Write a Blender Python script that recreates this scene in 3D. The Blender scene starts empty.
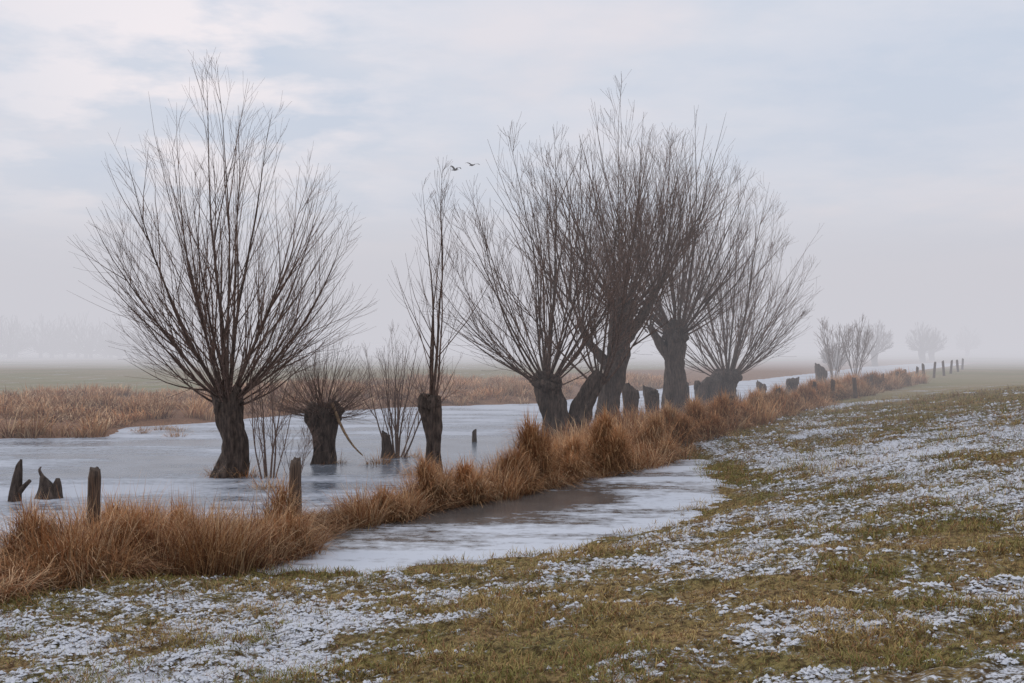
import bpy, math, random
import numpy as np
from mathutils import Vector

scene = bpy.context.scene
scene.view_settings.view_transform = 'Standard'
scene.view_settings.look = 'None'
scene.view_settings.exposure = 0
R = np.random.default_rng(7)

# ------------------------------------------------------------------ noise
_tab = np.random.default_rng(3).random(4096)
_perm = np.random.default_rng(4).permutation(4096)
def vnoise(x, y, s=0):
    x = np.asarray(x, float); y = np.asarray(y, float)
    xi = np.floor(x).astype(np.int64); yi = np.floor(y).astype(np.int64)
    fx = x - xi; fy = y - yi
    fx = fx*fx*(3-2*fx); fy = fy*fy*(3-2*fy)
    def h(a, b): return _tab[_perm[(_perm[(a+s*131) & 4095] + b) & 4095]]
    return (h(xi,yi)*(1-fx)+h(xi+1,yi)*fx)*(1-fy)+(h(xi,yi+1)*(1-fx)+h(xi+1,yi+1)*fx)*fy
def fbm(x, y, o=4, s=0):
    v = 0; a = .5; t = 0
    for i in range(o):
        v = v + a*vnoise(x*2**i+17.3*i, y*2**i-9.1*i, s+i); t += a; a *= .5
    return v/t
def sm(t):
    t = np.clip(t, 0, 1); return t*t*(3-2*t)

# ------------------------------------------------------------------ layout (metres)
NEAR = [(-60,-14),(-20,2),(-9,12),(-6.8,15),(-5.2,17),(-3.9,18.2),(-2.9,19.5),(-1.8,21.5),(-0.6,23.5),(0.3,26),(1.2,30),(2.6,35),(5,42),(8.5,48),(13,57),(19,70),(28,88),(42,118),(60,150)]
FAR = [(60,160),(42,135),(32,114),(19.6,90),(8.6,71),(1.35,55),(-5.1,51.7),(-8.8,47.4),(-11.4,41.6),(-13.4,40),(-12.7,35.5),(-15.8,35),(-40,33),(-60,30)]
WATER = NEAR + FAR
POND = [(-3.2,16.2),(-2.6,17.6),(-1.5,19.6),(-.5,20.8),(.6,22.6),(1.95,24.8),(3.4,27.3),(4.4,28.2),(4.2,25.0),(3.7,22.3),(3.1,20.8),(2.1,18.6),(.8,16.7),(-.3,15.6),(-1.4,14.9),(-2.5,14.7),(-3.4,15.0)]
FRONT = [(-9,8),(-5.5,12.1),(-4.85,13.1),(-3.87,14.1),(-3.15,15.2),(-2.6,17.7),(-1.43,19.7),(-.59,20.9),(.56,22.7),(1.93,24.8),(3.31,27.3),(5.1,31),(8.3,38),(12.7,46.8),(18.5,58.9),(27.2,75.9),(45,114)]
BACK = [(-11,10.5),(-7.0,14.6),(-6.2,15.3),(-5.0,16.5),(-3.9,17.7),(-3.1,18.9),(-1.9,21),(-1.0,22.3),(.1,24.2),(.9,27.2),(1.6,31),(2.9,35.4),(5.6,42),(9.4,49),(15,60.5),(23,78),(42,117)]
SX = np.array([p[0] for p in NEAR]); SY = np.array([p[1] for p in NEAR])

def sdist(poly, x, y):
    P = np.array(poly, float); n = len(P)
    d = np.full(x.shape, 1e9); inside = np.zeros(x.shape, bool)
    for i in range(n):
        a = P[i]; b = P[(i+1) % n]; e = b-a
        t = np.clip(((x-a[0])*e[0]+(y-a[1])*e[1])/(e@e), 0, 1)
        d = np.minimum(d, (x-a[0]-t*e[0])**2+(y-a[1]-t*e[1])**2)
        if a[1] != b[1]:
            c = ((a[1] > y) != (b[1] > y)) & (x < (b[0]-a[0])*(y-a[1])/(b[1]-a[1])+a[0])
            inside ^= c
    d = np.sqrt(d)
    return np.where(inside, -d, d)

def terrain(x, y):
    x = np.asarray(x, float); y = np.asarray(y, float)
    w = sdist(WATER, x, y); p = sdist(POND, x, y)
    wob = (fbm(x*.9, y*.9, 3, 5)-.5)*.9 + (fbm(x*4, y*4, 2, 8)-.5)*.3
    w2 = w + wob*.8; p2 = p + wob*.9
    sd = np.minimum(w2, p2)
    near = x > np.interp(y, SY, SX)
    mound = np.where(y > 46, np.exp(-((y-46)/20)**2), 1)
    h = .25*sm(sd/2.2) + .03*sm(sd/.3)
    h = h + np.where(near, .95*sm((w-2.5)/13)*mound*sm((p-.3)/5), 0.05*sm(w/6))
    h = h + sm(sd/.8)*((fbm(x*2.2, y*2.2, 3, 11)-.5)*.17*np.where(y<60,1,0) + (fbm(x*9, y*9, 2, 12)-.5)*.06*(y<25)
         + (fbm(x*.07, y*.07, 2, 14)-.5)*.35*sm((w-8)/20))
    h = np.where(sd < 0, -.35*sm(-sd/.8), h)
    return h, w, p, sd, near

def snowmask(x, y, w, p, near):
    c = .455 + .22*(fbm(x*.42, y*.42, 2, 21)-.5)*2
    c = c + .10*np.exp(-(((x-8.5)/5)**2+((y-22)/9)**2)) + .05*np.exp(-(((x+2)/3.5)**2+((y-10)/3)**2))
    c = c - .24*(1-sm((p-.3)/1.3)) - .14*sm((y-30)/14) - .3*(1-sm((w-2.2)/1.6)) - .30*sm((y-60)/15)
    c = c + .75*np.exp(-(((x-14.6)*.75+(y-47.5)*-.66)/.9)**2-(((x-14.6)*.66+(y-47.5)*.75)/2.6)**2)
    n = .45*fbm(x*1.7, y*2.1, 2, 30)+.55*fbm(x*6, y*7.5, 3, 33)
    n = .5+.85*(n-.5)
    return np.where(near, n-(1-c)+.03, n-.80+.1*sm((w-8)/10))

# ------------------------------------------------------------------ mesh helpers
def mesh_obj(name, V, Q=None, T=None, col=None, mat=None, smooth=True, attrs=None):
    V = np.asarray(V, np.float32)
    me = bpy.data.meshes.new(name)
    nq = 0 if Q is None else len(Q); nt = 0 if T is None else len(T)
    me.vertices.add(len(V)); me.vertices.foreach_set('co', V.ravel())
    me.loops.add(nq*4+nt*3); me.polygons.add(nq+nt)
    li = []
    if nq: li.append(np.asarray(Q, np.int32).ravel())
    if nt: li.append(np.asarray(T, np.int32).ravel())
    me.loops.foreach_set('vertex_index', np.concatenate(li))
    ls = np.concatenate([np.arange(nq)*4, nq*4+np.arange(nt)*3]).astype(np.int32)
    me.polygons.foreach_set('loop_start', ls)
    me.polygons.foreach_set('loop_total', np.concatenate([np.full(nq,4),np.full(nt,3)]).astype(np.int32))
    me.polygons.foreach_set('use_smooth', np.full(nq+nt, smooth))
    me.update(calc_edges=True)
    if col is not None:
        a = me.color_attributes.new('Col', 'FLOAT_COLOR', 'POINT')
        c = np.ones((len(V),4), np.float32); c[:,:3] = col
        a.data.foreach_set('color', c.ravel())
    for k, v in (attrs or {}).items():
        a = me.attributes.new(k, 'FLOAT', 'POINT'); a.data.foreach_set('value', np.asarray(v, np.float32).ravel())
    if mat: me.materials.append(mat)
    ob = bpy.data.objects.new(name, me); scene.collection.objects.link(ob)
    return ob

class MB:
    def __init__(s): s.V=[]; s.Q=[]; s.T=[]; s.C=[]; s.n=0
    def tube(s, pts, rad, sides=4, col=(.05,.04,.03), rough=0, seed=0, cap=False, slant=0):
        P = np.asarray(pts, float); r = np.asarray(rad, float); n = len(P)
        t = np.gradient(P, axis=0); t /= np.linalg.norm(t, axis=1)[:,None]+1e-9
        m = np.abs(t.mean(0)); ref = np.zeros(3); ref[np.argmin(m)] = 1
        u = np.cross(t, ref); u /= np.linalg.norm(u, axis=1)[:,None]+1e-9
        v = np.cross(t, u)
        a = np.arange(sides)*2*math.pi/sides
        rr = np.repeat(r[:,None], sides, 1)
        if rough:
            L = np.concatenate([[0], np.cumsum(np.linalg.norm(np.diff(P,axis=0),axis=1))])
            A, H = np.meshgrid(a, L)
            cx = np.cos(A)*1.3; cy = np.sin(A)*1.3
            k = fbm(cx*1.5+seed*3.1+H*.8, cy*1.5+H*1.1+seed, 3, 40)-.5
            k2 = fbm(cx*5+seed+H*.4, cy*5+H*1.3, 3, 44)-.5
            rr = rr*(1+rough*(1.7*k+1.1*k2))
        X = P[:,None,:] + rr[...,None]*(np.cos(a)[None,:,None]*u[:,None,:]+np.sin(a)[None,:,None]*v[:,None,:])
        top = P[-1]-t[-1]*r[-1]*.25
        if slant:
            X[-1,:,2] += slant*np.cos(a+seed)*r[-1] + (fbm(a*2,a*0+seed,2,3)-.5)*r[-1]*.8
        X = X.reshape(-1,3)
        i = np.arange(n-1)[:,None]*sides; j = np.arange(sides)[None,:]; k = (j+1) % sides
        q = np.stack([i+j, i+k, i+sides+k, i+sides+j], -1).reshape(-1,4)+s.n
        s.V.append(X); s.Q.append(q); nv = len(X)
        if cap:
            for e, c in ((0, P[0]), (n-1, top)):
                s.V.append(c[None]); ci = s.n+nv; nv += 1
                jj = np.arange(sides)+s.n+e*sides; kk = (np.arange(sides)+1) % sides+s.n+e*sides
                s.T.append(np.stack([kk, jj, np.full(sides, ci)] if e==0 else [jj, kk, np.full(sides, ci)], -1))
        s.C.append(np.repeat(np.asarray(col,float)[None], nv, 0)); s.n += nv
    def blob(s, c, r, col, seed=0, rough=.25):
        nu, nv_ = 12, 9
        th = np.linspace(0, math.pi, nv_)
        ph = np.arange(nu)*2*math.pi/nu
        T_, F = np.meshgrid(th, ph, indexing='ij')
        D = np.stack([np.sin(T_)*np.cos(F), np.sin(T_)*np.sin(F), np.cos(T_)], -1)
        k = 1+rough*2*(fbm(D[...,0]*2+seed*1.7+D[...,2], D[...,1]*2+seed+D[...,2]*2, 3, 50)-.5)
        X = (np.asarray(c)+D*np.asarray(r)*k[...,None]).reshape(-1,3)
        i = np.arange(nv_-1)[:,None]*nu; j = np.arange(nu)[None]; kk = (j+1)%nu
        s.Q.append(np.stack([i+j, i+nu+j, i+nu+kk, i+kk], -1).reshape(-1,4)+s.n)
        s.V.append(X); s.C.append(np.repeat(np.asarray(col,float)[None], len(X), 0)); s.n += len(X)
    def build(s, name, mat, smooth=True):
        return mesh_obj(name, np.concatenate(s.V), np.concatenate(s.Q) if s.Q else None,
                        np.concatenate(s.T) if s.T else None, np.concatenate(s.C), mat, smooth)

# ------------------------------------------------------------------ materials
def newmat(name):
    m = bpy.data.materials.new(name); m.use_nodes = True
    nt = m.node_tree; b = nt.nodes['Principled BSDF']
    return m, nt, nt.nodes, nt.links, b
def noise_node(N, L, vec, scale, detail=4, rough=.55):
    n = N.new('ShaderNodeTexNoise'); n.inputs['Scale'].default_value = scale
    n.inputs['Detail'].default_value = detail; n.inputs['Roughness'].default_value = rough
    L.new(vec, n.inputs['Vector']); return n.outputs['Fac']
def ramp(N, L, fac, stops):
    r = N.new('ShaderNodeValToRGB'); e = r.color_ramp.elements
    while len(e) < len(stops): e.new(.5)
    for k, (p, c) in enumerate(stops):
        e[k].position = p; e[k].color = (*c, 1) if len(c) == 3 else c
    L.new(fac, r.inputs['Fac']); return r.outputs['Color']
def mixc(N, L, f, a, b, mode='MIX'):
    m = N.new('ShaderNodeMix'); m.data_type = 'RGBA'; m.blend_type = mode
    for s, v in ((m.inputs[0], f), (m.inputs[6], a), (m.inputs[7], b)):
        if hasattr(v, 'links'): L.new(v, s)
        else: s.default_value = v if not isinstance(v, tuple) else (*v, 1)
    return m.outputs[2]
def math_(N, L, op, a, b=0., c=0.):
    m = N.new('ShaderNodeMath'); m.operation = op
    for i, v in enumerate((a, b, c)):
        if hasattr(v, 'links'): L.new(v, m.inputs[i])
        else: m.inputs[i].default_value = v
    return m.outputs[0]
def bump(N, L, b, h, strength, dist):
    bp = N.new('ShaderNodeBump'); bp.inputs['Strength'].default_value = strength; bp.inputs['Distance'].default_value = dist
    L.new(h, bp.inputs['Height']); L.new(bp.outputs[0], b.inputs['Normal'])
def attr(N, name, out='Fac'):
    a = N.new('ShaderNodeAttribute'); a.attribute_name = name; return a.outputs[out]

GM, nt, N, L, b = newmat('meadow_ground')
tc = N.new('ShaderNodeTexCoord').outputs['Object']
n1 = noise_node(N, L, tc, 1.3, 5); n2 = noise_node(N, L, tc, 15, 5, .6); n3 = noise_node(N, L, tc, 46, 3, .6)
grass = ramp(N, L, n1, [(.3,(.17,.145,.045)),(.5,(.26,.19,.075)),(.7,(.31,.19,.09))])
dark = ramp(N, L, n2, [(.40,(.30,.26,.24)),(.56,(1.1,1.1,1.05))])
g = mixc(N, L, 1., grass, dark, 'MULTIPLY')
far = attr(N, 'far')
g = mixc(N, L, far, g, ramp(N, L, noise_node(N, L, tc, .12, 6, .6), [(.35,(.20,.20,.085)),(.65,(.30,.235,.13))]))
dryc = ramp(N, L, n2, [(.3,(.13,.062,.033)),(.7,(.38,.20,.11))])
g = mixc(N, L, attr(N,'dry'), g, dryc)
sn = math_(N, L, 'ADD', attr(N,'snow'), math_(N, L, 'MULTIPLY_ADD', n2, 1.2, -.6))
sn = math_(N, L, 'ADD', sn, math_(N, L, 'MULTIPLY_ADD', n3, .8, -.4))
sf = N.new('ShaderNodeMapRange'); L.new(sn, sf.inputs[0]); sf.inputs[1].default_value = -.02; sf.inputs[2].default_value = .14
col = mixc(N, L, sf.outputs[0], g, ramp(N, L, n3, [(.3,(.52,.52,.56)),(.6,(.73,.73,.76))]))
L.new(col, b.inputs['Base Color']); b.inputs['Roughness'].default_value = .9
b.inputs['Specular IOR Level'].default_value = .2
hh = math_(N, L, 'ADD', math_(N, L, 'MULTIPLY', n2, .8), math_(N, L, 'MULTIPLY', n3, .4))
hh = math_(N, L, 'ADD', hh, math_(N, L, 'MULTIPLY', sf.outputs[0], .3))
bump(N, L, b, hh, .9, .05)

BLADE, nt, N, L, b = newmat('dry_grass_blades')
L.new(attr(N, 'Col', 'Color'), b.inputs['Base Color']); b.inputs['Roughness'].default_value = .75
b.inputs['Specular IOR Level'].default_value = .25
BARK, nt, N, L, b = newmat('willow_bark')
c = attr(N, 'Col', 'Color'); tc = N.new('ShaderNodeTexCoord').outputs['Object']
mp = N.new('ShaderNodeMapping'); mp.inputs['Scale'].default_value = (1,1,.25); L.new(tc, mp.inputs['Vector'])
n = noise_node(N, L, mp.outputs[0], 16, 5, .65)
c2 = mixc(N, L, 1., c, ramp(N, L, n, [(.32,(.35,.33,.32)),(.52,(1,1,1)),(.7,(1.9,1.8,1.7))]), 'MULTIPLY')
L.new(c2, b.inputs['Base Color']); b.inputs['Roughness'].default_value = .85; b.inputs['Specular IOR Level'].default_value = .25
bump(N, L, b, n, 1., .06)
WOOD, nt, N, L, b = newmat('weathered_post_wood')
c = attr(N, 'Col', 'Color'); tc = N.new('ShaderNodeTexCoord').outputs['Object']
mp = N.new('ShaderNodeMapping'); mp.inputs['Scale'].default_value = (1,1,.06); L.new(tc, mp.inputs['Vector'])
n = noise_node(N, L, mp.outputs[0], 60, 5, .6)
c2 = mixc(N, L, 1., c, ramp(N, L, n, [(.35,(.3,.3,.3)),(.65,(1.5,1.45,1.4))]), 'MULTIPLY')
L.new(c2, b.inputs['Base Color']); b.inputs['Roughness'].default_value = .85; bump(N, L, b, n, 1., .02)
TWIG, nt, N, L, b = newmat('willow_twigs')
L.new(attr(N, 'Col', 'Color'), b.inputs['Base Color']); b.inputs['Roughness'].default_value = .7; b.inputs['Specular IOR Level'].default_value = .3
SNOWB, nt, N, L, b = newmat('snow_crumbs')
b.inputs['Base Color'].default_value = (.66,.665,.70,1); b.inputs['Roughness'].default_value = .9; b.inputs['Specular IOR Level'].default_value = .15

def icemat(name, snowbias, dark, snowc, sc, rot, rmin):
    m, nt, N, L, b = newmat(name)
    tc = N.new('ShaderNodeTexCoord').outputs['Object']
    mp = N.new('ShaderNodeMapping'); mp.inputs['Scale'].default_value = (.32,1.,1); mp.inputs['Rotation'].default_value = (0,0,rot); L.new(tc, mp.inputs['Vector'])
    big = noise_node(N, L, mp.outputs[0], sc, 6, .68); fine = noise_node(N, L, tc, 5, 7, .74)
    s = math_(N, L, 'ADD', math_(N, L, 'ADD', math_(N, L, 'MULTIPLY_ADD', big, 2.0, -.5), math_(N, L, 'MULTIPLY_ADD', fine, .9, -.45)), attr(N, 'frost'))
    f = N.new('ShaderNodeMapRange'); L.new(s, f.inputs[0]); f.inputs[1].default_value = snowbias-.15; f.inputs[2].default_value = snowbias+.17
    dk = ramp(N, L, noise_node(N, L, tc, .9, 5), [(.3,dark),(.7,tuple(v*1.7 for v in dark))])
    L.new(mixc(N, L, f.outputs[0], dk, snowc), b.inputs['Base Color'])
    L.new(math_(N, L, 'MULTIPLY_ADD', f.outputs[0], .45, rmin), b.inputs['Roughness'])
    b.inputs['IOR'].default_value = 1.31
    bump(N, L, b, math_(N, L, 'ADD', math_(N, L, 'MULTIPLY', f.outputs[0], .4), math_(N, L, 'MULTIPLY', fine, .3)), .45, .02)
    return m
ICE = icemat('ditch_ice', .53, (.12,.135,.16), (.56,.58,.635), .5, .35, .22)
PICE = icemat('puddle_ice', .50, (.115,.10,.09), (.66,.675,.72), .7, .6, .16)

# ------------------------------------------------------------------ terrain mesh
ys = [-40,-25,-15,-8,-3,0,2.5,4]
y = 5.
while y < 1500:
    ys.append(y); y += max(.055, .0055*y) if y < 42 else .018*y
xs = [0.]; x = 0.
while x < 900:
    x += .06 if x < 8.5 else .06+.022*(x-8.5); xs.append(x)
xs = np.array(sorted(set([-v for v in xs]+xs))); ys = np.array(ys)
GX, GY = np.meshgrid(xs, ys)
H, W, P_, SD, NR = terrain(GX, GY)
SN = snowmask(GX, GY, W, P_, NR)
dry = np.where(NR, 1-sm((W-1.2)/1.6), (1-sm((W-12+6*(fbm(GX*.2,GY*.2,2,60)-.5))/7)))
dry = np.maximum(dry, .75*(1-sm((P_-.0)/.35)))
dry = np.maximum(dry, .30*sm((GY-30)/30)*(fbm(GX*.05,GY*.25,3,61)))
farm = np.where(NR, sm((GY-40)/25), sm((W-2)/6))
nr, nc = GX.shape
i = np.arange(nr-1)[:,None]*nc; j = np.arange(nc-1)[None]
Q = np.stack([i+j, i+j+1, i+nc+j+1, i+nc+j], -1).reshape(-1,4)
mesh_obj('meadow_ground', np.stack([GX,GY,H],-1).reshape(-1,3), Q, mat=GM, attrs={'snow':SN,'dry':dry,'far':farm})

# ------------------------------------------------------------------ ice sheets
X, Y = np.meshgrid(np.arange(-60,61,1.), np.arange(-10,161,1.))
nr, nc = X.shape; i = np.arange(nr-1)[:,None]*nc; j = np.arange(nc-1)[None]
Q = np.stack([i+j,i+j+1,i+nc+j+1,i+nc+j],-1).reshape(-1,4)
fr = .02*np.ones(X.shape)
fr += -.42*np.exp(-(((X+1.3)/3.0)**2+((Y-31.5)/3.6)**2)) - .38*np.exp(-(((X+6)/4.5)**2+((Y-27.5)/2.0)**2))
fr += .12*(1-sm(np.abs(sdist(WATER,X,Y))/2)) - .26*np.exp(-(((X+9)/8)**2+((Y-33)/1.6)**2)) + .16*np.exp(-(((X+4)/7)**2+((Y-22.3)/1.9)**2)) + .15*sm((Y-40)/10)
mesh_obj('frozen_ditch', np.stack([X,Y,np.zeros(X.shape)],-1).reshape(-1,3), Q, mat=ICE, attrs={'frost':fr})
X, Y = np.meshgrid(np.arange(-4.4,5.5,.15), np.arange(13.7,29.5,.15))
keep = sdist(POND, X, Y)
nr, nc = X.shape; i = np.arange(nr-1)[:,None]*nc; j = np.arange(nc-1)[None]
Q = np.stack([i+j,i+j+1,i+nc+j+1,i+nc+j],-1).reshape(-1,4)
Q = Q[(keep.ravel()[Q] < .85).all(1)]
dreed = sdist(FRONT+[(60,114),(60,300),(-60,300),(-60,8)], X, Y)
fr = .18 - .66*np.exp(-((dreed-.6)/1.35)**2)*np.exp(-((Y-20.6)/2.8)**2) - .12*np.exp(-((dreed-.1)/.4)**2)
mesh_obj('frozen_puddle', np.stack([X,Y,np.full(X.shape,.05)],-1).reshape(-1,3), Q, mat=PICE, attrs={'frost':fr})

# ------------------------------------------------------------------ blades
def blades(B, az, lean, droop, Ln, wd, col):
    n = len(B); s = np.array([0,.35,.7,1.])
    out = Ln[:,None]*(lean[:,None]*s+.60*droop[:,None]*s**2)
    up = Ln[:,None]*(np.sqrt(np.clip(1-lean**2,.05,1))[:,None]*s-.70*droop[:,None]*s**2.4)
    dx, dy = np.cos(az), np.sin(az)
    C = np.stack([B[:,0:1]+out*dx[:,None], B[:,1:2]+out*dy[:,None], B[:,2:3]+up], -1)
    wa = az+math.pi/2+R.normal(0,.6,n)
    wv = np.stack([np.cos(wa), np.sin(wa), np.zeros(n)], -1)*wd[:,None]
    V = np.zeros((n,7,3))
    for k, f in enumerate((.5,.45,.3)):
        V[:,2*k] = C[:,k]-wv*f; V[:,2*k+1] = C[:,k]+wv*f
    V[:,6] = C[:,3]
    o = np.arange(n)[:,None]*7
    Q = np.concatenate([o+np.array([0,1,3,2]), o+np.array([2,3,5,4])])
    T = o+np.array([4,5,6])
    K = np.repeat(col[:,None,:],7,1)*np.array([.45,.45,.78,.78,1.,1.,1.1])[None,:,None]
    return V.reshape(-1,3), Q, T, K.reshape(-1,3)

PAL = np.array([(.52,.25,.11),(.63,.36,.175),(.40,.185,.082),(.72,.48,.28),(.25,.11,.055)])
def sedge(name, cx, cy, hgt, nb, wscale=1., rad=.16, pal=PAL, droopm=.62):
    h, *_ = terrain(cx, cy)
    cnt = np.maximum((nb*(.35+1.0*hgt/max(hgt.mean(),.01)*.65)).astype(int), 8)
    idx = np.repeat(np.arange(len(cx)), cnt); n = len(idx)
    a = R.random(n)*2*math.pi; rr = np.sqrt(R.random(n)); r = rr*rad*(.5+.8*np.minimum(hgt[idx],1.))
    B = np.stack([cx[idx]+r*np.cos(a), cy[idx]+r*np.sin(a), np.maximum(h[idx],-.05)-.02], -1)
    ca = R.random(len(cx))*6.28
    az = a+R.normal(0,.6,n)
    sw = R.random(n) < .25; az[sw] = ca[idx][sw]+R.normal(0,.5,sw.sum())
    dm = np.clip(.5/np.maximum(hgt,.1),.3,1.25)
    Ln = hgt[idx]*R.uniform(.45,1.2,n)*(.95+.25*dm[idx])
    lean = np.clip(R.normal(.10,.14,n)+.30*rr*(.4+.6*np.minimum(dm[idx],1)), 0, .85)
    droop = np.clip(R.normal(1,.45,n)*droopm*dm[idx],0,1.3)
    ct = R.random(len(cx))
    col = pal[np.clip((ct[idx]*3.4+R.random(n)*1.9).astype(int),0,4)]*R.uniform(.7,1.3,n)[:,None]*(.6+.8*fbm(cx*.8,cy*.8,2,66))[idx][:,None]
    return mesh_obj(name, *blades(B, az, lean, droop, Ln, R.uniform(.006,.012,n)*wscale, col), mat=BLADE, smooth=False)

def haystacks(name, L_):
    """shaggy overhanging sedge tussocks: several off-centre crowns each, blades hang down, some stand up"""
    parts = []
    for (x0, y0, h0, rad0) in L_:
        for sub in range(4):
            if sub == 0: x, y, h, rad = x0, y0, h0, rad0*.85
            else:
                aa = R.random()*6.28; dd = rad0*R.uniform(.5,1.15)
                x, y, h, rad = x0+dd*math.cos(aa), y0+dd*math.sin(aa), h0*R.uniform(.35,.85), rad0*R.uniform(.4,.8)
            n = int(1500*(h*rad*2.2+.12)); z0 = max(float(terrain(np.array([x]),np.array([y]))[0][0]), 0)
            a = R.random(n)*6.283; q = R.random(n)**.75
            ph = R.random()*6; ell = R.uniform(.65,1.35)
            lump = 1+.35*np.sin(2*a+ph)+.22*np.sin(5*a+2*ph+q*7)
            prof = np.sqrt(np.clip(1-q**2.2,0,1))*.85+.05
            r = rad*prof*lump*R.uniform(.3,1.0,n)
            sk = R.normal(0,.16,2)
            B = np.stack([x+r*np.cos(a)*ell+sk[0]*q*h, y+r*np.sin(a)/ell+sk[1]*q*h, z0+q*h*.74], -1)
            wa = R.random()*6.28
            az = a+R.normal(0,.7,n); c_ = R.random(n) < .3; az[c_] = wa+R.normal(0,.5,c_.sum())
            lean = np.clip(R.normal(.42,.24,n)*(1-.5*q),0,.92)
            droop = np.clip(R.normal(1.0,.42,n)-.3*q,.0,1.8)
            up = R.random(n) < .18; lean[up] *= .45; droop[up] *= .35
            Ln = R.uniform(.14,.58,n)*(.65+.4*h)
            tone = R.random()
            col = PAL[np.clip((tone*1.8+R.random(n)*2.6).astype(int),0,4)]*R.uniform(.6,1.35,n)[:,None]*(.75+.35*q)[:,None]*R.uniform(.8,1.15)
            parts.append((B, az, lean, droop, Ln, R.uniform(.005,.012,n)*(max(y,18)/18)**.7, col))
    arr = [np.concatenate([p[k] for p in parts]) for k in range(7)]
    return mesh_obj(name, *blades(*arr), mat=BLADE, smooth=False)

FR = np.array(FRONT); BK = np.array(BACK)
def strip(n, k0, k1, lo=-.10, hi=1.14):
    seg = np.linalg.norm(np.diff(FR[k0:k1+1],axis=0),axis=1)+1e-6
    wdt = np.linalg.norm(FR[k0:k1]-BK[k0:k1],axis=1)
    k = R.choice(len(seg), n, p=seg*wdt/(seg*wdt).sum())+k0; t = R.random(n)[:,None]; u = R.uniform(lo,hi,n)[:,None]
    f = FR[k]*(1-t)+FR[k+1]*t; bk = BK[k]*(1-t)+BK[k+1]*t
    p = f*(1-u)+bk*u; return p[:,0], p[:,1]
def thin(x, y, dmin):
    keep = []; cell = {}
    for q in range(len(x)):
        cx_, cy_ = int(x[q]//dmin), int(y[q]//dmin); ok = True
        for a in (-1,0,1):
            for b_ in (-1,0,1):
                for m in cell.get((cx_+a,cy_+b_),()):
                    if (x[q]-x[m])**2+(y[q]-y[m])**2 < dmin*dmin: ok = False
        if ok: keep.append(q); cell.setdefault((cx_,cy_),[]).append(q)
    return np.array(keep)
x1, y1 = strip(5000, 0, 10)
kk = thin(x1, y1, .26); x1, y1 = x1[kk], y1[kk]
f1 = fbm(x1*1.2, y1*1.2, 2, 70); f1b = R.random(len(x1))
hg = (.14+.52*sm((f1-.32)/.34))*(.5+.9*f1b) + np.where(y1 < 16, .22*R.random(len(x1))+.06, 0)
gate = (f1 > .42) | (R.random(len(x1)) < np.where(y1 < 16, .75, .48))
sedge('dry_sedge_near_bank', x1[gate], y1[gate], np.clip(hg[gate],.12,1.0), 135, 1., .26, droopm=.8)
haystacks('dry_sedge_tussocks', [
 (.45,23.1,1.45,.34),(1.95,25.3,1.45,.36),(-1.45,20.1,1.0,.22),(-.85,21.0,.66,.36),(.05,22.3,.85,.34),(1.25,24.3,.95,.36),(2.6,26.4,.95,.36),(3.35,27.9,1.1,.42),(4.25,30.0,1.0,.42),
 (-2.1,18.7,.5,.34),(-3.3,16.2,.95,.34),(-2.95,15.7,.55,.3),(-4.35,15.3,.66,.36),(-4.9,14.2,.6,.44),(-5.85,13.7,.74,.46),(-5.1,13.0,.42,.4),(-6.5,12.9,.66,.5),(-5.3,15.5,.66,.4),
 (5.2,31.8,1.0,.5),(6.1,34,1.15,.45),(7.0,36.2,.85,.5),(7.9,38.2,1.05,.5),(9.2,40.8,.85,.55),(10.3,43.2,1.0,.5),(12,46.5,.85,.6),(4.4,32.6,.8,.5),(13.4,49.8,1.0,.6),(15.2,53.4,.85,.7),(17,57,1.0,.7),(19.8,62.5,.95,.9),(23,68.5,1.0,.9)])
x2, y2 = strip(4000, 10, 15)
kk = thin(x2, y2, .45); x2, y2 = x2[kk], y2[kk]
f2 = fbm(x2*.6, y2*.6, 2, 73)
k2 = (f2 > .42) | (R.random(len(x2)) < .4)
sedge('dry_sedge_near_bank', x2[k2], y2[k2], ((.14+.80*sm((f2-.32)/.38))*R.uniform(.5,1.2,len(x2)))[k2]+.05, 70, 1.9, .34, droopm=.8)
n = 34000
k = R.choice(12, n); t = R.random(n)[:,None]; u = R.uniform(-.12,1.1,n)[:,None]
f = FR[k]*(1-t)+FR[k+1]*t; bk = BK[k]*(1-t)+BK[k+1]*t; p = f*(1-u)+bk*u
h, *_ = terrain(p[:,0], p[:,1])
V, Q, T, K = blades(np.stack([p[:,0],p[:,1],np.maximum(h,.0)+R.uniform(0,.10,n)],-1), R.random(n)*6.28, R.uniform(.8,.97,n), R.uniform(0,.25,n), R.uniform(.2,.5,n), R.uniform(.006,.012,n), PAL[R.integers(0,5,n)]*.7)
mesh_obj('sedge_litter', V, Q, T, K, BLADE, False)
n = 5600
fx_ = R.uniform(-38, 14, n); fy_ = R.uniform(34, 80, n)
_, w, p, sd, nr_ = terrain(fx_, fy_)
k = (~nr_) & (sd > .1) & (sd < 17*(.55+.7*fbm(fx_*.15,fy_*.15,2,75))) & (fbm(fx_*.5,fy_*.5,2,76) > .38)
sedge('dry_sedge_far_bank', fx_[k], fy_[k], .25+.6*fbm(fx_[k]*.4,fy_[k]*.4,2,77), 42, 3.2, .38, PAL*np.array([1.05,1.05,1.05]))
tx = np.array([-9.2,-8.6,-9.9,-7.4,-12.5,-11.8,-11.2,-12.1,-5.0,-2.2,-1.6,-5.9,-6.6,-3.3,-4.4,-10.6,-7.2,-6.9,-4.6,-2.7,-8.2,-8.0,-7.6,-7.9,-7.0])
ty = np.array([19.0,18.3,20.,17.3,38.3,38.6,38.2,37.2,23.2,25.5,24.8,25.2,25.4,27.9,28.1,36.,17.9,18.4,19.6,29.6,17.6,18.8,19.3,17.0,16.8])
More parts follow.
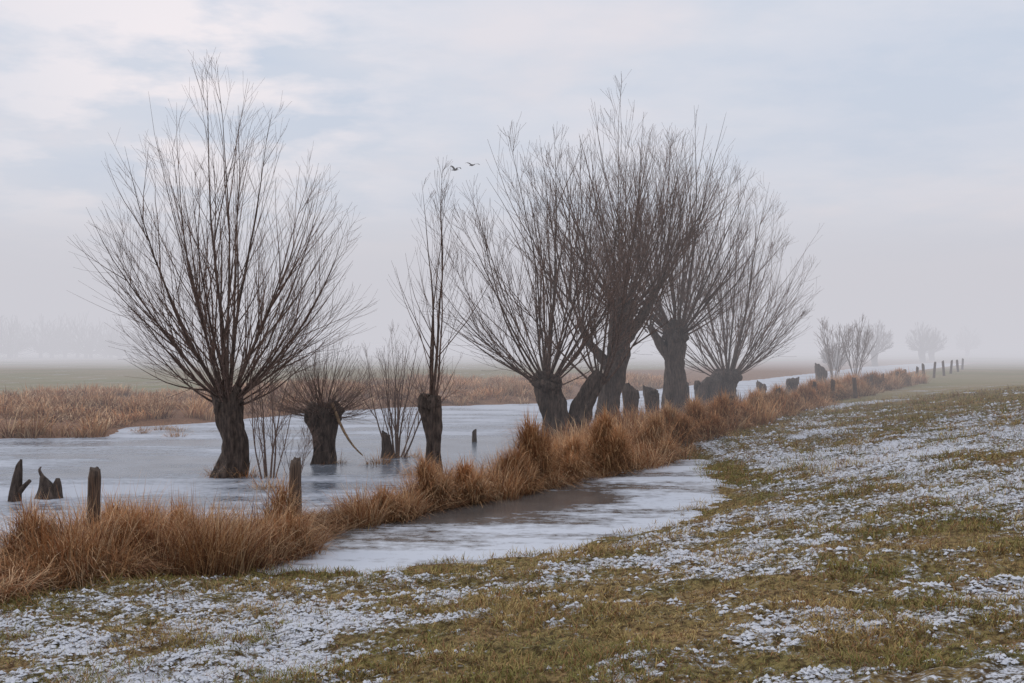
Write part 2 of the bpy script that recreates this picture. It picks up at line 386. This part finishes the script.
sedge('sedge_tuft', tx, ty, R.uniform(.18,.5,len(tx)), 90, 1.2, .35, droopm=.8)

# ------------------------------------------------------------------ meadow grass
n = 440000
yy = 6.5*np.exp(R.random(n)*math.log(50/6.5)); xx = R.uniform(-.58,.58,n)*yy
h, w, p, sd, nr_ = terrain(xx, yy); s = snowmask(xx, yy, w, p, nr_)
tus = .6*fbm(xx*1.3, yy*1.3, 2, 80)+.4*fbm(xx*4.5, yy*4.5, 2, 84); tz = sm((tus-.50)/.12)
prob = np.where(s > .02, .24+.4*tz, .58+.42*tz)
k = nr_ & (sd > .05) & (w > 1.5) & (R.random(n) < prob)
xx, yy, h, tz, s = xx[k], yy[k], h[k], tz[k], s[k]; n = len(xx)
gm = fbm(xx*.6, yy*.6, 3, 82)[:,None]+R.normal(0,.12,n)[:,None]
gc = np.array([.26,.235,.062]); yc = np.array([.54,.38,.15]); bc = np.array([.35,.175,.08])
f1 = sm((gm-.42)/.2); col = gc*(1-f1)+yc*f1
bb = (R.random(n) < .30)[:,None]; col = np.where(bb, bc, col)*R.uniform(.5,1.4,n)[:,None]
sc = (yy/10)**.55
Ln = R.uniform(.025,.065,n)*(1+1.5*tz)*sc
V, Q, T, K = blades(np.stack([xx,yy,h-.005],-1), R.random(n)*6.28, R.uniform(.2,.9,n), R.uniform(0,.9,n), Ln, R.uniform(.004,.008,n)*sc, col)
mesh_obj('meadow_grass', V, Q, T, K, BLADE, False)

# frozen snow crumbs sitting in the grass
n = 250000
yy = 6.5*np.exp(R.random(n)*math.log(48/6.5)); xx = R.uniform(-.58,.58,n)*yy
h, w, p, sd, nr_ = terrain(xx, yy); s = snowmask(xx, yy, w, p, nr_)
pat = fbm(xx*6, yy*8, 2, 90)
k = nr_ & (sd > .15) & (w > 1.8) & (R.random(n) < .56*sm((s+.10)/.22)) & (pat > .45)
xx, yy, h = xx[k], yy[k], h[k]; n = len(xx)
sz = R.uniform(.007,.028,n)*(yy/10)**.6
base = np.array([(1,0,0),(.31,.95,0),(-.8,.59,0),(-.8,-.59,0),(.31,-.95,0),(0,0,.75)])
P6 = base[None]*R.uniform(.55,1.35,(n,6,1))
ra = R.random(n)*6.28; ca, sa = np.cos(ra)[:,None], np.sin(ra)[:,None]
asp = R.uniform(.7,1.5,n)[:,None]
X6 = P6[...,0]*asp; Y6 = P6[...,1]/asp
P6 = np.stack([X6*ca-Y6*sa, X6*sa+Y6*ca, P6[...,2]], -1)*sz[:,None,None]
P6 += np.stack([xx,yy,h+R.uniform(0,.015,n)],-1)[:,None,:]
o = np.arange(n)[:,None]*6
T = np.concatenate([o+np.array(t_) for t_ in ((0,1,5),(1,2,5),(2,3,5),(3,4,5),(4,0,5))])
mesh_obj('snow_crumbs', P6.reshape(-1,3), None, T, mat=SNOWB, smooth=True)

# ------------------------------------------------------------------ trees
BK_C = (.098,.073,.060); TW_C = (.200,.130,.102)
def grow(mb, rng, p, d, L_, r, lvl, cfg):
    nseg = (12, 6, 4, 3)[min(lvl,3)]
    step = L_/nseg; up = cfg['up'][min(lvl,len(cfg['up'])-1)]; jit = cfg.get('jit', .07)*(1+.4*lvl)
    pts = [p]; dirs = [d]
    for i in range(nseg):
        dx = d[0]+rng.gauss(0,jit); dy = d[1]+rng.gauss(0,jit); dz = d[2]+rng.gauss(0,jit*.6)+up/nseg
        m = math.sqrt(dx*dx+dy*dy+dz*dz); d = (dx/m,dy/m,dz/m)
        p = (p[0]+d[0]*step, p[1]+d[1]*step, p[2]+d[2]*step); pts.append(p); dirs.append(d)
    t = np.linspace(0,1,nseg+1)
    tip = cfg.get('tip', .0021)
    rad = tip+(r-tip)*(1-t)**1.15
    f = min(1, max(0, (r-.006)/.05))
    v = rng.uniform(.8,1.2)
    col = [(BK_C[i]*f+TW_C[i]*(1-f))*v for i in range(3)]
    mb.tube(pts, rad, 6 if r > .035 else (4 if r > .01 else 3), col)
    if lvl < cfg['lv']:
        nch = cfg['ch'][lvl]; nch = max(1, int(nch*rng.uniform(.7,1.3)*min(1,.35+L_/cfg.get('Lref',5)) if lvl==0 else nch*rng.uniform(.6,1.3)))
        for c in range(nch):
            tt = rng.uniform(*(cfg['t0'] if lvl == 0 else (.12,.92)))
            k = tt*nseg; i0 = min(int(k), nseg-1); fr = k-i0
            q = tuple(pts[i0][a]*(1-fr)+pts[i0+1][a]*fr for a in range(3)); dd = dirs[i0+1]
            big = (lvl == 0 and c < cfg.get('forks', 2))
            ang = math.radians(rng.uniform(*cfg['ang']))*(.8 if big else 1); az = rng.uniform(0,6.283)
            ax = np.cross(dd, (0.3,.5,.1)); ax /= np.linalg.norm(ax)+1e-9; ay = np.cross(dd, ax)
            nd = np.array(dd)*math.cos(ang)+(ax*math.cos(az)+ay*math.sin(az))*math.sin(ang)
            ln = L_*(1-tt)*rng.uniform(.75,1.0) if big else (L_*(1-tt)*rng.uniform(.3,.7)+cfg['tw']*rng.uniform(.4,1))
            rr = max(tip*1.1, (rad[i0]*(.75 if big else .42)))
            grow(mb, rng, q, tuple(nd), ln, rr, lvl+1, cfg)

def head_shoots(mb, rng, c, spread, n, phimax, Lc, r, cfg, lean=(0,0), k_out=.82):
    for i in range(n):
        az = 6.283*(i*.618034)+rng.gauss(0,.3); u = math.sqrt((i+.5)/n); ph = math.radians(phimax)*u
        ph += rng.gauss(0,.05)
        d = np.array([math.sin(ph)*math.cos(az)+lean[0], math.sin(ph)*math.sin(az)+lean[1], math.cos(ph)]); d /= np.linalg.norm(d)
        ln = Lc*max(.15,math.cos(k_out*ph))*rng.uniform(.84,1.04)
        p = (c[0]+spread*u*math.cos(az)*rng.uniform(.6,1), c[1]+spread*u*math.sin(az)*rng.uniform(.6,1), c[2]+rng.uniform(-.12,.1)-.18*u)
        grow(mb, rng, p, tuple(d), ln, r*rng.uniform(.55,1.2)*(ln/Lc)**.6, 0, cfg)

def smooth_path(pts, m):
    P = np.array(pts, float); t = np.linspace(0,1,len(P)); s = np.linspace(0,1,m)
    out = np.stack([np.interp(s,t,P[:,k]) for k in range(P.shape[1])],-1)
    for _ in range(3): out[1:-1] = (out[:-2]+2*out[1:-1]+out[2:])/4
    return out
def trunk(mb, path, seed, col=BK_C, rough=.6, sides=36, m=40, slant=0):
    S = smooth_path(path, m); mb.tube(S[:,:3], S[:,3], sides, col, rough, seed, cap=True, slant=slant)
def knobs(mb, rng, c, r, n, size, col=BK_C):
    for i in range(n):
        a = rng.uniform(0,6.283); e = rng.uniform(-.9,.8)
        mb.blob((c[0]+r*math.cos(a)*math.cos(e), c[1]+r*math.sin(a)*math.cos(e), c[2]+r*.8*math.sin(e)), size*np.array([rng.uniform(.6,1.2) for _ in range(3)]), col, rng.uniform(0,50), .45)

CFG = dict(up=(.50,.35,.25), lv=2, ch=(13,5), t0=(.12,.95), ang=(16,38), tw=.42, forks=3, jit=.04, Lref=7)
rng = random.Random(11); mb = MB()
trunk(mb, [(-6.33,25.3,-.3,.44),(-6.30,25.3,.0,.34),(-6.20,25.3,.4,.26),(-6.16,25.3,.8,.25),(-6.28,25.3,1.2,.26),(-6.34,25.3,1.6,.32),(-6.32,25.3,1.9,.27)], 2)
knobs(mb, rng, (-6.32,25.3,1.75), .24, 16, .15)
head_shoots(mb, rng, (-6.32,25.3,1.85), .27, 46, 72, 7.4, .043, dict(CFG, up=(.78,.40,.25), ang=(16,38), ch=(14,5)), k_out=.98)
mb.build('pollard_willow', BARK)
rng = random.Random(12); mb = MB()
trunk(mb, [(-4.62,28,-.3,.36),(-4.6,28,.1,.30),(-4.6,28,.5,.27),(-4.62,28,.95,.32),(-4.65,28,1.25,.38),(-4.6,28,1.4,.28)], 5)
knobs(mb, rng, (-4.64,28,1.22), .32, 18, .16)
head_shoots(mb, rng, (-4.64,28,1.35), .34, 120, 95, 1.95, .013, dict(up=(.4,.4), lv=1, ch=(9,), t0=(.2,.9), ang=(15,40), tw=.25, forks=0, jit=.07, Lref=2), k_out=.6)
mb.tube(smooth_path([(-4.4,27.8,1.5),(-4.15,27.6,.9),(-3.85,27.5,.45),(-3.6,27.45,.25)],8), np.linspace(.045,.015,8), 7, (.30,.20,.12))
mb.build('pollard_willow', BARK)
def sapling(name, x, y, n, Ls, phi, r, seed, z=0, cfg=None):
    rng = random.Random(seed); mb = MB()
    head_shoots(mb, rng, (x,y,z), .22, n, phi, Ls, r, cfg or dict(up=(.45,.4,.3), lv=2, ch=(11,4), t0=(.15,.95), ang=(18,42), tw=.25, forks=1, jit=.05, Lref=2))
    return mb.build(name, TWIG)
sapling('young_willow', -5.35, 25.0, 8, 3.1, 18, .024, 21)
sapling('young_willow', -4.85, 25.6, 5, 1.5, 35, .012, 22)
sapling('young_willow', -2.98, 29.6, 12, 3.5, 28, .03, 23)
rng = random.Random(34); mb = MB()
trunk(mb, [(-1.72,24.7,-.2,.2),(-1.72,24.7,.2,.17),(-1.70,24.7,.8,.14),(-1.72,24.7,1.3,.17),(-1.78,24.7,1.7,.23),(-1.76,24.7,1.85,.2)], 8)
knobs(mb, rng, (-1.78,24.7,1.66), .17, 10, .1)
head_shoots(mb, rng, (-1.74,24.7,1.75), .08, 4, 7, 5.1, .034, dict(up=(.5,.6,.4), lv=2, ch=(15,4), t0=(.15,.97), ang=(20,42), tw=.22, forks=0, jit=.035, Lref=5))
head_shoots(mb, rng, (-1.72,24.7,1.75), .15, 16, 65, 1.5, .011, dict(up=(.5,.4), lv=1, ch=(6,), t0=(.2,.9), ang=(20,40), tw=.12, forks=0, jit=.08, Lref=1.5))
mb.build('slender_pollard_willow', BARK)
CF2 = dict(CFG, ch=(12,5), tw=.5, tip=.0034, up=(.65,.4,.3))
rng = random.Random(15); mb = MB()
trunk(mb, [(1.35,33,-.3,.5),(1.35,33,.2,.42),(1.25,33,.8,.33),(1.05,33,1.5,.32),(1.0,33,1.9,.36),(1.05,33,2.1,.25)], 9)
trunk(mb, [(1.8,33.1,-.3,.42),(1.85,33.1,.4,.33),(2.05,33.1,1.1,.26),(2.4,33.1,1.8,.24),(2.6,33.1,2.1,.18)], 10)
knobs(mb, rng, (1.03,33,1.85), .32, 16, .17)
head_shoots(mb, rng, (1.02,33,1.95), .33, 36, 72, 7.7, .047, CF2, (-.0,0), .92)
head_shoots(mb, rng, (2.55,33.1,2.0), .2, 10, 50, 6.8, .043, CF2, (0,0))
mb.build('pollard_willow', BARK)
rng = random.Random(16); mb = MB()
trunk(mb, [(3.1,37,-.3,.5),(3.1,37,.2,.4),(3.15,37,1.2,.33),(3.4,37,2.2,.32),(3.5,37,3.2,.33),(3.6,37,4.0,.34),(3.65,37,4.4,.24)], 11)
trunk(mb, [(3.3,37,2.0,.22),(2.9,37,2.5,.16),(2.5,37,3.0,.13),(2.2,37,3.6,.08)], 12, m=14, sides=14)
trunk(mb, [(3.5,37,2.8,.24),(3.95,37,3.4,.18),(4.4,37,4.1,.14),(4.8,37,4.9,.08)], 13, m=14, sides=14)
knobs(mb, rng, (3.6,37,4.0), .3, 14, .18)
head_shoots(mb, rng, (3.6,37,4.1), .33, 36, 70, 7.1, .047, CF2, (.03,0), .95)
head_shoots(mb, rng, (2.25,37,3.5), .1, 6, 35, 6.2, .04, CF2, (-.12,0))
head_shoots(mb, rng, (4.75,37,4.8), .1, 6, 35, 5.4, .04, CF2, (.1,0))
mb.build('pollard_willow', BARK)
rng = random.Random(17); mb = MB()
trunk(mb, [(6.1,43,-.3,.55),(6.1,43,.2,.44),(6.15,43,1.2,.37),(6.1,43,2.4,.34),(6.2,43,3.3,.37),(6.3,43,3.8,.27)], 14)
trunk(mb, [(6.1,43,2.2,.24),(5.6,43,2.9,.18),(5.2,43,3.6,.10)], 15, m=12, sides=14)
knobs(mb, rng, (6.2,43,3.3), .35, 14, .2)
head_shoots(mb, rng, (6.25,43,3.4), .38, 42, 70, 8.6, .052, CF2, (.03,0), .95)
head_shoots(mb, rng, (5.2,43,3.5), .1, 5, 35, 6.3, .045, CF2, (-.1,0))
mb.build('pollard_willow', BARK)
rng = random.Random(18); mb = MB()
trunk(mb, [(9.35,50,-.2,.6),(9.4,50,.3,.48),(9.45,50,.9,.44),(9.5,50,1.5,.5),(9.5,50,1.8,.36)], 16)
trunk(mb, [(9.0,50,-.2,.4),(8.95,50,.5,.3),(9.2,50,1.4,.26),(9.4,50,1.7,.2)], 19, m=14, sides=18)
knobs(mb, rng, (9.5,50,1.45), .45, 14, .22)
head_shoots(mb, rng, (9.5,50,1.6), .5, 38, 68, 9.0, .053, CF2, (.08,0), .98)
mb.build('pollard_willow', BARK)

def stump(name, x, y, h, r, seed, lean=(0,0), col=BK_C, zb=-.25, sides=22, mat=None, topf=1.15):
    mb = MB(); rng = random.Random(seed)
    trunk(mb, [(x,y,zb,r*1.25),(x+lean[0]*.25,y,h*.25,r),(x+lean[0]*.6,y+lean[1]*.6,h*.6,r*.92),(x+lean[0],y+lean[1],h,r*topf)], seed, col, .5, sides, 18, slant=.9)
    if topf > 1: knobs(mb, rng, (x+lean[0],y+lean[1],h-.05), r*.7, 6, r*.5, col)
    return mb.build(name, mat or BARK)
stump('willow_stump', 4.0, 38.5, 1.35, .24, 31, (.05,0))
stump('willow_stump', 5.1, 41.0, 1.2, .24, 32, (-.08,0))
stump('willow_stump', 8.1, 48.8, 1.25, .25, 33)
stump('willow_stump', 8.55, 49.2, 1.35, .28, 34, (.1,0))
stump('willow_stump', 7.6, 49.5, 1.1, .2, 39, (-.1,0))
stump('willow_stump', 14.1, 58, 1.0, .3, 35, (.2,0))
stump('willow_stump', 12.6, 57.5, .8, .22, 36)
stump('willow_stump', 18.8, 69, 1.3, .32, 37, (-.1,0))
stump('willow_stump', -3.22, 29.4, .62, .12, 38, (-.05,0), topf=.8)
stump('willow_stump', -1.12, 34, .33, .07, 40, topf=.9)
mb = MB()
trunk(mb, [(-9.36,21.4,-.2,.14),(-9.34,21.4,.15,.11),(-9.30,21.4,.45,.085),(-9.27,21.4,.72,.05)], 41, BK_C, .5, 16, 16, slant=1.5)
mb.tube(smooth_path([(-9.38,21.4,.02),(-9.15,21.3,.28),(-9.02,21.3,.40)],6), np.linspace(.06,.035,6), 8, BK_C, .3, 3, True)
mb.build('broken_stump', BARK)
mb = MB()
trunk(mb, [(-8.9,21.8,-.2,.24),(-8.88,21.8,.08,.17),(-8.92,21.8,.25,.11),(-9.0,21.8,.42,.04)], 42, BK_C, .6, 16, 14)
trunk(mb, [(-8.75,21.8,-.1,.15),(-8.72,21.8,.2,.09),(-8.70,21.8,.38,.03)], 43, BK_C, .5, 12, 10)
trunk(mb, [(-8.85,21.8,.1,.08),(-8.95,21.8,.36,.04),(-9.08,21.8,.54,.025),(-9.02,21.8,.6,.01)], 44, BK_C, .4, 10, 10)
mb.build('broken_stump', BARK)

def post(x, y, top, r, seed, lean=(0,0)):
    z = float(terrain(np.array([x]), np.array([y]))[0][0]); mb = MB()
    S = np.array([(x+lean[0]*t, y+lean[1]*t, z-.2+(top-z+.2)*t, r*(1.05-.1*t)) for t in np.linspace(0,1,14)])
    S[-1,3] *= .86
    mb.tube(S[:,:3], S[:,3], 16, (.105,.07,.05), .28, seed, cap=True, slant=.5)
    mb.build('fence_post', WOOD)
post(-5.4, 14.6, 1.36, .08, 1, (.05,0)); post(-3.2, 16.7, 1.26, .09, 2, (.02,0))
fp = [(7.0,36.2,1.25),(9.7,41.5,1.2),(12.75,47.8,1.2),(14.0,49.8,1.25),(16.3,54.0,1.25),(18.7,59.4,1.3),(20.6,63,1.3),(22.6,67,1.3),(24.8,71.5,1.3),(26.8,75.5,1.3),(29,80,1.35),(31.5,85,1.35),(34.2,90,1.4),(37,96,1.4),(40,102,1.4),(43.5,110,1.45)]
for k, (x, y, t) in enumerate(fp): post(x, y, t+.10*math.sin(k*7), .095, 10+k, (.12*math.sin(k*3),0))

CF3 = dict(up=(.5,.4,.2), lv=2, ch=(8,4), t0=(.15,.92), ang=(15,35), tw=.4, forks=2, jit=.05, tip=.008, Lref=4)
for k, (x, y, Ls) in enumerate([(24.6,87,4.9),(26.6,88,5.0)]):
    sapling('misty_young_willow', x, y, 9, Ls, 20, .045, 60+k, 0.1, CF3)
for k, (x, y, th, cr) in enumerate([(44,138,1.6,4.2),(57,158,1.8,4.2),(60.5,164,1.6,3.8),(86,215,1.6,4.5),(34,120,.6,2.4)]):
    rng = random.Random(80+k); mb = MB()
    trunk(mb, [(x,y,-.1,.4),(x,y,th*.5,.34),(x,y,th,.45),(x,y,th+.3,.3)], k, m=10, sides=10)
    head_shoots(mb, rng, (x,y,th), .4, 34, 80, cr, .06, dict(CF3, tip=.014, ch=(8,4)))
    mb.build('misty_willow', BARK)
mb = MB(); rng = random.Random(99)
for k in range(84):
    x = -165+k*1.45+rng.uniform(-1.2,1.2); y = 182+rng.uniform(-7,7)
    s = (1 if x < -70 else max(.3, 1-(x+70)*.03))*rng.uniform(.85,1.05)
    mb.tube([(x,y,0),(x,y,2*s),(x,y,3.5*s)], [.3,.28,.2], 6, BK_C)
    head_shoots(mb, rng, (x,y,1.4*s), .4, 13, 85, 7.0*s, .10, dict(up=(.4,.2), lv=1, ch=(10,), t0=(.1,.9), ang=(20,50), tw=1.5, forks=3, jit=.08, tip=.035))
mb.build('distant_tree_row', BARK)

def bird(x, y, z, hd, flap, s):
    mb = MB(); c = (.04,.036,.034)
    f = np.array([math.cos(hd), math.sin(hd), .05]); sd_ = np.array([-math.sin(hd), math.cos(hd), 0]); o = np.array([x,y,z])
    prof = [(-.30,.004),(-.2,.02),(-.1,.045),(0,.06),(.1,.05),(.17,.028),(.23,.028),(.27,.02),(.32,.003)]
    mb.tube([o+f*a*s for a,_ in prof], [r*s for _,r in prof], 8, c)
    for sg in (-1,1):
        st = [(.03,0,.09),(.22,flap*.16,.085),(.40,flap*.2,.06),(.55,flap*.12,.012)]
        top = []
        for (a, zz, ch) in st:
            base = o+sd_*sg*a*s+np.array([0,0,zz*s])-f*.04*s*(a>.3)
            top.append((base+f*ch*s, base-f*ch*s))
        V = []
        for (a, b_) in top:
            up_ = np.array([0,0,.006*s]); V += [a+up_, b_+up_, b_-up_, a-up_]
        V = np.array(V); q = []
        for i in range(3):
            for j in range(4): q.append([i*4+j, i*4+(j+1)%4, i*4+4+(j+1)%4, i*4+4+j])
        q.append([0,1,2,3]); q.append([15,14,13,12])
        mb.V.append(V); mb.Q.append(np.array(q)+mb.n); mb.C.append(np.repeat(np.array([c]),16,0)); mb.n += 16
    mb.build('flying_bird', BLADE, False)
bird(-3.0, 60, 12.05, 2.5, 1.0, .85); bird(-2.1, 60, 12.3, 2.2, .6, .85)

# ------------------------------------------------------------------ fog volumes
def fog(name, lo, hi, sigma, colr):
    V = [(x,y,z) for x in (lo[0],hi[0]) for y in (lo[1],hi[1]) for z in (lo[2],hi[2])]
    F = [(0,1,3,2),(4,6,7,5),(0,4,5,1),(2,3,7,6),(0,2,6,4),(1,5,7,3)]
    m = bpy.data.materials.new(name); m.use_nodes = True; N = m.node_tree.nodes; L = m.node_tree.links; N.clear()
    o = N.new('ShaderNodeOutputMaterial'); ab = N.new('ShaderNodeVolumeAbsorption'); em = N.new('ShaderNodeEmission'); ad = N.new('ShaderNodeAddShader')
    ab.inputs['Color'].default_value = (0,0,0,1); ab.inputs['Density'].default_value = sigma
    em.inputs['Color'].default_value = (*colr,1); em.inputs['Strength'].default_value = sigma  # fog glows by itself, standing in for scattered overcast light
    L.new(ab.outputs[0], ad.inputs[0]); L.new(em.outputs[0], ad.inputs[1]); L.new(ad.outputs[0], o.inputs['Volume'])
    return mesh_obj(name, V, Q=np.array(F), mat=m, smooth=False)
FC = (.615,.61,.66)
fog('fog_bank', (-850,26,-3), (850,1450,24), .0050, FC)
fog('fog_bank', (-840,104,-2.5), (840,1440,15), .0175, FC)

# ------------------------------------------------------------------ world
Wd = bpy.data.worlds.new('World'); scene.world = Wd; Wd.use_nodes = True
N = Wd.node_tree.nodes; L = Wd.node_tree.links; bg = N['Background']
sky = N.new('ShaderNodeTexSky'); sky.sky_type = 'NISHITA'; sky.sun_disc = False
sky.sun_elevation = math.radians(22); sky.sun_rotation = math.radians(-60)
sc_ = N.new('ShaderNodeVectorMath'); sc_.operation = 'SCALE'; sc_.inputs['Scale'].default_value = .1; L.new(sky.outputs[0], sc_.inputs[0])
g = N.new('ShaderNodeTexCoord').outputs['Generated']
sp = N.new('ShaderNodeSeparateXYZ'); L.new(g, sp.inputs[0])
den = math_(N, L, 'ADD', math_(N, L, 'MAXIMUM', sp.outputs[2], 0.), .13)
u = math_(N, L, 'DIVIDE', sp.outputs[0], den); v = math_(N, L, 'DIVIDE', sp.outputs[1], den)
cb = N.new('ShaderNodeCombineXYZ'); L.new(u, cb.inputs[0]); L.new(v, cb.inputs[1])
cb1 = N.new('ShaderNodeMapping'); cb1.inputs['Location'].default_value = (1.2,.4,0); L.new(cb.outputs[0], cb1.inputs[0])
n1 = noise_node(N, L, cb1.outputs[0], 1.1, 6, .55)
cb2 = N.new('ShaderNodeMapping'); cb2.inputs['Location'].default_value = (5.3,1.7,0); L.new(cb.outputs[0], cb2.inputs[0])
n2 = noise_node(N, L, cb2.outputs[0], 2.6, 6, .55)
cl = ramp(N, L, n1, [(.38,(.58,.66,.79)),(.52,(.66,.71,.81)),(.66,(.78,.76,.815))])
dv = N.new('ShaderNodeVectorMath'); dv.operation = 'DISTANCE'; L.new(g, dv.inputs[0])
dv.inputs[1].default_value = (-.27,.94,.215)
bl = N.new('ShaderNodeMapRange'); bl.interpolation_type = 'SMOOTHSTEP'; L.new(dv.outputs['Value'], bl.inputs[0])
bl.inputs[1].default_value = .26; bl.inputs[2].default_value = .0
n2r = ramp(N, L, n2, [(.43,(0,0,0)),(.58,(1,1,1))])
cl = mixc(N, L, math_(N, L, 'MULTIPLY', n2r, math_(N, L, 'MULTIPLY_ADD', bl.outputs[0], .9, .16)), cl, (.97,.90,.92))
lo = N.new('ShaderNodeMapRange'); lo.interpolation_type = 'SMOOTHSTEP'; L.new(sp.outputs[2], lo.inputs[0])
lo.inputs[1].default_value = -.04; lo.inputs[2].default_value = .16
cl = mixc(N, L, lo.outputs[0], (.63,.63,.685), cl)
L.new(mixc(N, L, .95, sc_.outputs[0], cl), bg.inputs['Color']); bg.inputs['Strength'].default_value = 1.03

sun = bpy.data.lights.new('sun', 'SUN'); sun.energy = 1.1; sun.angle = math.radians(25); sun.color = (1,.92,.83)
so = bpy.data.objects.new('sun', sun); scene.collection.objects.link(so)
dirn = Vector((math.sin(math.radians(-60))*math.cos(math.radians(22)), math.cos(math.radians(-60))*math.cos(math.radians(22)), math.sin(math.radians(22))))
so.rotation_euler = dirn.to_track_quat('Z','Y').to_euler()

cam = bpy.data.cameras.new('camera'); cam.lens = 40; cam.sensor_width = 36; cam.clip_end = 4000; cam.clip_start = .1
co = bpy.data.objects.new('camera', cam); scene.collection.objects.link(co)
co.location = (0,0,3.0); co.rotation_euler = (math.radians(90),0,0); scene.camera = co
